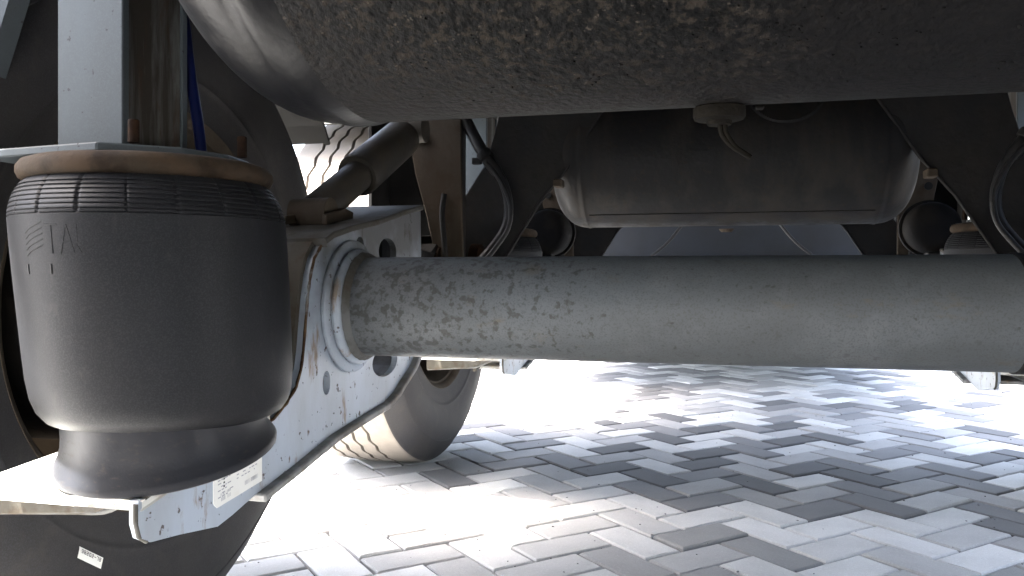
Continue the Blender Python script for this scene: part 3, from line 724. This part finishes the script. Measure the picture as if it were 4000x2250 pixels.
brace = thing('cross_brace', 'dark diagonal gusset plate slanting from the brown hanger up to the near tank', 'brace plate', (-.45, 1.66, .55), 'diagonal brace plates')
bm = bmesh.new()
prism(bm, [(-.43, 1.02), (-.17, 1.02), (-.225, .912), (-.302, .792), (-.360, .722), (-.392, .672), (-.425, .62), (-.47, .55), (-.5, .50), (-.540, .50), (-.534, .722), (-.476, .808), (-.456, .873), (-.448, .907)], 1.655, 1.664, 'y')
fin('gusset_plate', bm, M['brace_steel'], brace, bevel=.0015)
bm = bmesh.new()
edge = [(-.17, 1.02), (-.225, .912), (-.302, .792), (-.360, .722), (-.392, .672), (-.425, .62), (-.47, .55)]
for (p, q) in zip(edge, edge[1:]): tube(bm, [(p[0], 1.652, p[1]), (q[0], 1.652, q[1])], .0035, 8)
fin('folded_lip', bm, M['brace_steel'], brace, smooth=50)
bm = bmesh.new(); box(bm, -.325, -.307, 1.62, 1.655, .752, .768); fin('tank_lug', bm, M['hanger_brown'], brace, bevel=.002)

chamber = thing('brake_chamber', 'rounded dark brake chamber low behind the near axle, left of the far tank', 'brake chamber', (-.50, 2.45, .70), 'brake chambers of the second axle')
MC = Matrix.Translation((-.50, 2.53, .70)) @ Matrix.Rotation(R(90), 4, 'X')
bm = bmesh.new(); lathe(bm, [(.03, .17), (.05, .165), (.064, .148), (.069, .12), (.070, .085)], 40, MC); fin('front_shell', bm, M['near_black_steel'], chamber, smooth=40)
bm = bmesh.new(); lathe(bm, [(.070, .083), (.0775, .081), (.0775, .066), (.070, .064)], 40, MC, closed=True); fin('clamp_band', bm, M['near_black_steel'], chamber, smooth=40)
bm = bmesh.new(); lathe(bm, [(.070, .062), (.068, .02), (.055, .0), (.02, -.004)], 40, MC); fin('rear_shell', bm, M['brace_steel'], chamber, smooth=40)
bm = bmesh.new(); box(bm, -.515, -.485, 2.40, 2.50, .585, .635); fin('mounting_foot', bm, M['black_steel'], chamber, bevel=.003)

hose = thing("brake_hose", 'thick black brake hose hanging in a bow in front of the left diagonal plate', 'hose', (-.49, 1.6, .90), 'brake hoses behind the axle')
bm = bmesh.new(); hp = spline([(-.545, 1.62, .96), (-.508, 1.615, .895), (-.478, 1.605, .842), (-.452, 1.60, .803), (-.425, 1.60, .765), (-.412, 1.60, .715), (-.416, 1.59, .668), (-.440, 1.57, .625), (-.468, 1.55, .590), (-.50, 1.53, .56)], 6)
tube(bm, hp, [.0125 if i < 22 else .0095 for i in range(len(hp))], 14); fin('outer_sleeve', bm, M['black_hose'], hose, smooth=50)
bm = bmesh.new(); tube(bm, spline([(-.455, 1.585, .80), (-.43, 1.585, .77), (-.405, 1.58, .72), (-.404, 1.57, .67), (-.425, 1.555, .63), (-.455, 1.54, .59)], 6), .0048, 10); fin('thin_line', bm, M['black_hose'], hose, smooth=50)
bm = bmesh.new(); lathe(bm, [(.015, -.008), (.0165, -.005), (.0165, .005), (.015, .008)], 20, Matrix.Translation((-.462, 1.60, .818)) @ Matrix.Rotation(R(-38), 4, 'Y')); box(bm, -.487, -.470, 1.592, 1.606, .800, .812); fin('hose_clip', bm, M['black_steel'], hose, smooth=40)

# blue air line at the near spring
bl = thing('air_line', 'thin blue air line running down beside the grey post to the big air spring', 'air line', (-.56, .80, .70))
bm = bmesh.new(); tube(bm, spline([(-.592, .80, 1.02), (-.5955, .802, .93), (-.586, .805, .86), (-.578, .805, .80), (-.565, .80, .745), (-.556, .795, .703)], 8), .0062, 16); fin('hose', bm, M['blue_hose'], bl, smooth=50)
bm = bmesh.new(); lathe(bm, [(.010, 0), (.010, .014), (.008, .018)], 6, Matrix.Translation((-.556, .795, .690))); fin('fitting', bm, M['dark_rust'], bl, smooth=40)

# mudguard stay at the far upper left
ms = thing('mudguard_stay', 'short grey steel stay slanting through the top left corner', 'steel stay', (-.86, .78, .98))
bm = bmesh.new(); tube(bm, [(-.715, .76, 1.06), (-.793, .76, .855), (-.83, .76, .76)], .018, 4); fin('flat_bar', bm, M['post_paint'], ms)

# ================================================================== COPIES of the suspension
def mx(x): return 2 * CX - x
y2 = PITCH
sets = [(spring, 'air spring'), ]
def cp(root, dy, mir, label, skip=()):
    L = root.location; loc = (mx(L.x) if mir else L.x, L.y + dy, L.z)
    return dup(root, loc, mir, label, skip=skip)
cp(spring, y2, False, 'second left air spring with rusty rim, mostly hidden behind the axle and brown hanger', ('sticker',))
cp(spring, y2, True, 'air spring with olive rusty rim at the right edge, below the right diagonal plate')
cp(spring, 0, True, 'near right air spring, just past the right edge of the picture')
cp(post, y2, False, 'pale grey post seen between the brown hanger and the left diagonal plate')
cp(post, y2, True, 'pale post peeping out at the right edge beside the right diagonal plate')
cp(post, 0, True, 'near right post above the air spring past the right edge')
cp(arm, y2, False, 'pale far left suspension arm showing below the axle beside the far tyre', ('data_label',))
cp(arm, y2, True, 'pale far right suspension arm with slanting edge below the axle at the right', ('data_label',))
cp(arm, 0, True, 'near right suspension arm, past the right edge of the picture', ('data_label',))
cp(axle, y2, False, 'second axle tube hidden behind the near axle')
cp(wheel, y2, False, 'far left wheel with wavy sunlit tread standing on the paving', ('sticker',))
cp(wheel, y2, True, 'far right wheel just past the right edge of the picture', ('sticker',)).location.x += .035
cp(wheel, 0, True, 'near right wheel beside the camera, past the right edge', ('sticker',)).location.x += .035
for mir, side in ((False, 'left'), (True, 'right')):  # third axle set, added behind the viewpoint to block light
    cp(wheel, -y2, mir, f'rear {side} wheel standing behind the viewpoint', ('sticker',)).location.x += .035 if mir else 0
    cp(spring, -y2, mir, f'rear {side} air spring behind the viewpoint')
    cp(post, -y2, mir, f'rear {side} post above its air spring behind the viewpoint')
    cp(arm, -y2, mir, f'rear {side} suspension arm behind the viewpoint', ('data_label',))
cp(axle, -y2, False, 'added rear axle tube, unseen behind the viewpoint')
cp(hanger, y2, False, 'far left hanger bracket, dark upright just left of the far tank')
cp(hanger, y2, True, 'far right hanger bracket, dark upright just right of the far tank')
cp(hanger, 0, True, 'near right hanger bracket beyond the right diagonal plate')
cp(shock, 0, True, 'near right shock absorber past the right edge')
cp(brace, 0, True, 'dark diagonal plate slanting down to the right of the far tank')
cp(brace, y2, False, 'small diagonal plate far behind, below the left end of the far tank')
cp(brace, y2, True, 'small diagonal plate far behind, below the right end of the far tank')
cp(chamber, 0, True, 'rounded dark brake chamber low behind the near axle, right of the far tank')
cp(hose, 0, True, 'thick black brake hose hanging in front of the right diagonal plate')

# ================================================================== AIR TANKS
tank = thing('air_tank', 'huge near black air tank crusted with brown dirt across the top of the picture', 'air tank', (.24, .578, .70))
R1, X0, X1 = .2, -.278, .80; ty, tz = .578, .896
bm = bmesh.new(); lathe(bm, [(R1, X0 + .004), (R1, X1)], 160, Matrix.Translation((0, ty, tz)) @ AX)
for v_ in bm.verts: pass
fin('shell', bm, M['tank_dirty'], tank, smooth=40)
def head_prof(Rr, depth, x, s, n=20):
    return [(Rr * math.cos(math.pi / 2 * k / n) ** .62 if k < n else .0008, x + s * depth * math.sin(math.pi / 2 * k / n)) for k in range(n + 1)]
bm = bmesh.new(); lathe(bm, [(R1 - .001, X0 + .02), (R1 + .0022, X0 + .004), (R1 + .0026, X0 - .004), (R1 + .0012, X0 - .012)] + head_prof(R1, .092, X0 - .014, -1), 128, Matrix.Translation((0, ty, tz)) @ AX, cap=False)
fin('domed_end', bm, M['tank_head'], tank, smooth=60)
bm = bmesh.new(); lathe(bm, [(R1 + .0022, X1 - .004)] + head_prof(R1, .092, X1, 1), 96, Matrix.Translation((0, ty, tz)) @ AX, cap=False); fin('domed_end', bm, M['tank_head'], tank, smooth=60)
# caked dirt on the shell
bm = bmesh.new(); rg = random.Random(5)
for k in range(1500):
    x = rg.uniform(-.22, .62); a0 = rg.gauss(-128, 16)
    if a0 > -97: continue
    if noise.noise(Vector((x * 7, a0 * .05, 3))) < -.05 and rg.random() < .8: continue
    s = rg.uniform(.0003, .0009) * (1.0 if rg.random() < .93 else 1.7); ar = R(a0)
    c0 = Vector((x, ty + (R1 + s * .2) * math.cos(ar), tz + (R1 + s * .2) * math.sin(ar)))
    mt = Matrix.Translation(c0) @ Matrix.Rotation(rg.uniform(0, 6), 4, 'X') @ Matrix.Rotation(rg.uniform(0, 6), 4, 'Z') @ Matrix.Diagonal((s * rg.uniform(1, 2.2), s, s * .8, 1))
    bmesh.ops.create_icosphere(bm, subdivisions=1, radius=1, matrix=mt)
dirt = fin('dirt_crumbs', bm, M['tank_dirty'], tank); dirt['kind'] = 'stuff'
# drain valve with its pull wire
bm = bmesh.new(); T = Matrix.Translation((.0005, .602, 0))
lathe(bm, [(.017, .712), (.0172, .7055), (.0205, .7045), (.0213, .7025), (.0213, .6995), (.0195, .6985), (.0168, .6982), (.0166, .6965), (.0182, .6955), (.0184, .6900), (.0172, .6875), (.0090, .6862), (.0082, .6835)], 40, T,
      fn=lambda i, r, h, a: (r + .0006 * noise.noise(Vector((math.cos(a) * 4, math.sin(a) * 4, h * 300))), h, a))
dv = fin('drain_valve', bm, M['brass_dirty'], tank, smooth=50)
for off in (0, .0034):
    bm = bmesh.new(); tube(bm, spline([(.0012 + off, .602, .689), (.0012 + off, .602, .681), (.0035 + off, .603, .675), (.010 + off * .6, .605, .668), (.0185 + off * .3, .606, .6625), (.0215 + off * .2, .606, .6605)], 5), .0017, 8)
    fin('pull_wire', bm, M['brass_dirty'], dv, smooth=50)
bm = bmesh.new(); box(bm, .026, .032, .612, .622, .6965, .703); fin('chipped_lug', bm, M['brass_dirty'], tank, bevel=.001)

t2 = thing('air_tank', 'smaller dark air tank with domed ends hanging between the two diagonal plates', 'air tank', (.018, 1.76, .68))
R2, xa, xb = .145, -.275, .305; t2y, t2z = 1.79, .823
bm = bmesh.new(); lathe(bm, [(R2, xa), (R2, xb)], 96, Matrix.Translation((0, t2y, t2z)) @ AX, cap=False); fin('shell', bm, M['far_tank'], t2, smooth=40)
for x, s in ((xa, -1), (xb, 1)):
    bm = bmesh.new(); lathe(bm, [(R2 + .0012, x - s * .004), (R2 + .0016, x + s * .002)] + head_prof(R2, .072, x + s * .004, s), 96, Matrix.Translation((0, t2y, t2z)) @ AX, cap=False)
    fin('domed_end', bm, M['far_tank'], t2, smooth=60)
bm = bmesh.new(); ar = R(-122); box(bm, xa + .01, xb - .01, t2y + (R2 - .001) * math.cos(ar) - .0018, t2y + (R2 - .001) * math.cos(ar) + .0018, t2z + (R2 - .001) * math.sin(ar) - .002, t2z + (R2 - .001) * math.sin(ar) + .002)
fin('seam', bm, M['black_steel'], t2)
bm = bmesh.new(); lathe(bm, [(.016, -.152), (.016, -.143), (.011, -.156), (.006, -.158)][:1] + [(.011, -.158)], 20, Matrix.Translation((.016, t2y - .0, t2z)), cap=True)
fin('drain_plug', bm, M['hanger_brown'], t2, smooth=40)
bm = bmesh.new(); lathe(bm, [(.064, 0), (.068, .003), (.072, 0), (.068, -.003)], 48, Matrix.Translation((.128, t2y - .112, .925)) @ Matrix.Rotation(R(58), 4, 'X'), closed=True)
fin('clamp_ring', bm, M['black_hose'], t2, smooth=50)
for x in (xa - .095, xb + .085):
    pass

# ================================================================== MUDGUARDS over the wheels
mg = thing('mudguard', 'olive dusty mudguard arched over the far left tyre, behind the tank end', 'mudguard', (-.985, Y1 + PITCH, 1.1), 'mudguards over the wheels')
bm = bmesh.new(); cy, cz, rr = Y1 + PITCH, ZA, .60
path = [(cy + rr * math.cos(R(a)) * 1.03, cz + rr * math.sin(R(a))) for a in range(133, 32, -4)]
ribbon(bm, path, -1.215, -.815, .004, out=-1); fin('arched_sheet', bm, M['mudguard_olive'], mg)
bm = bmesh.new(); ribbon(bm, [(p[0], p[1] - .001) for p in path], -.818, -.808, .006, out=1); fin('edge_lip', bm, M['mudguard_olive'], mg)
cp(mg, -y2, True, 'added olive dusty mudguard over the near right wheel, unseen past the right edge')  # right-hand and rear mudguards are unseen, added to shade the scene
cp(mg, 0, True, 'added olive dusty mudguard over the far right wheel, unseen past the right edge')
cp(mg, -y2, False, 'olive dusty mudguard over the near left wheel, above the dark tyre')
cp(mg, -2 * y2, False, 'added mudguard over the rear left wheel, unseen behind the viewpoint')
cp(mg, -2 * y2, True, 'added mudguard over the rear right wheel, unseen behind the viewpoint')

# ================================================================== ADDED BOXES below the platform, far ahead, to shade the ground
for s_, side in ((-1, 'left'), (1, 'right')):
    sb = thing('shade_box', f'long black storage box hung under the {side} edge of the platform far ahead', 'shading box', (CX + s_ * .68, 7.0, .33))
    bm = bmesh.new(); box(bm, CX + s_ * .68 - .19, CX + s_ * .68 + .19, 4.1, 9.6, .33, 1.20); fin('box_body', bm, M['black_steel'], sb, bevel=.012)
    bm = bmesh.new(); box(bm, CX + s_ * .872, CX + s_ * .880, 4.3, 9.4, .42, 1.10); fin('box_door', bm, M['black_steel'], sb, bevel=.003)

# ================================================================== FAR BEAM
fb = thing('cross_beam', 'broad blue grey cross beam under the far tank, behind everything', 'cross beam', (CX, 3.7, .62))
bm = bmesh.new(); box(bm, CX - .60, CX + .66, 3.70, 3.76, .605, .96); fin('beam_web', bm, M['beam_grey'], fb, bevel=.004)
bm = bmesh.new(); box(bm, CX - .62, CX + .68, 3.62, 3.84, .598, .6045); fin('beam_flange', bm, M['beam_grey'], fb, bevel=.002)
for s in (-1, 1):
    w = thing('cable', ('thin black cable slanting down below the far tank, ' + ('left one' if s < 0 else 'right one')), 'cable', (CX + s * .25, 3.4, .78))
    bm = bmesh.new(); x0 = .045
    tube(bm, spline([(x0 + s * .10, 3.4, .90), (x0 + s * .185, 3.4, .78), (x0 + s * .25, 3.4, .70), (x0 + s * .315, 3.4, .645), (x0 + s * .37, 3.4, .60)], 5), .006, 10); fin('sheath', bm, M['black_hose'], w, smooth=50)
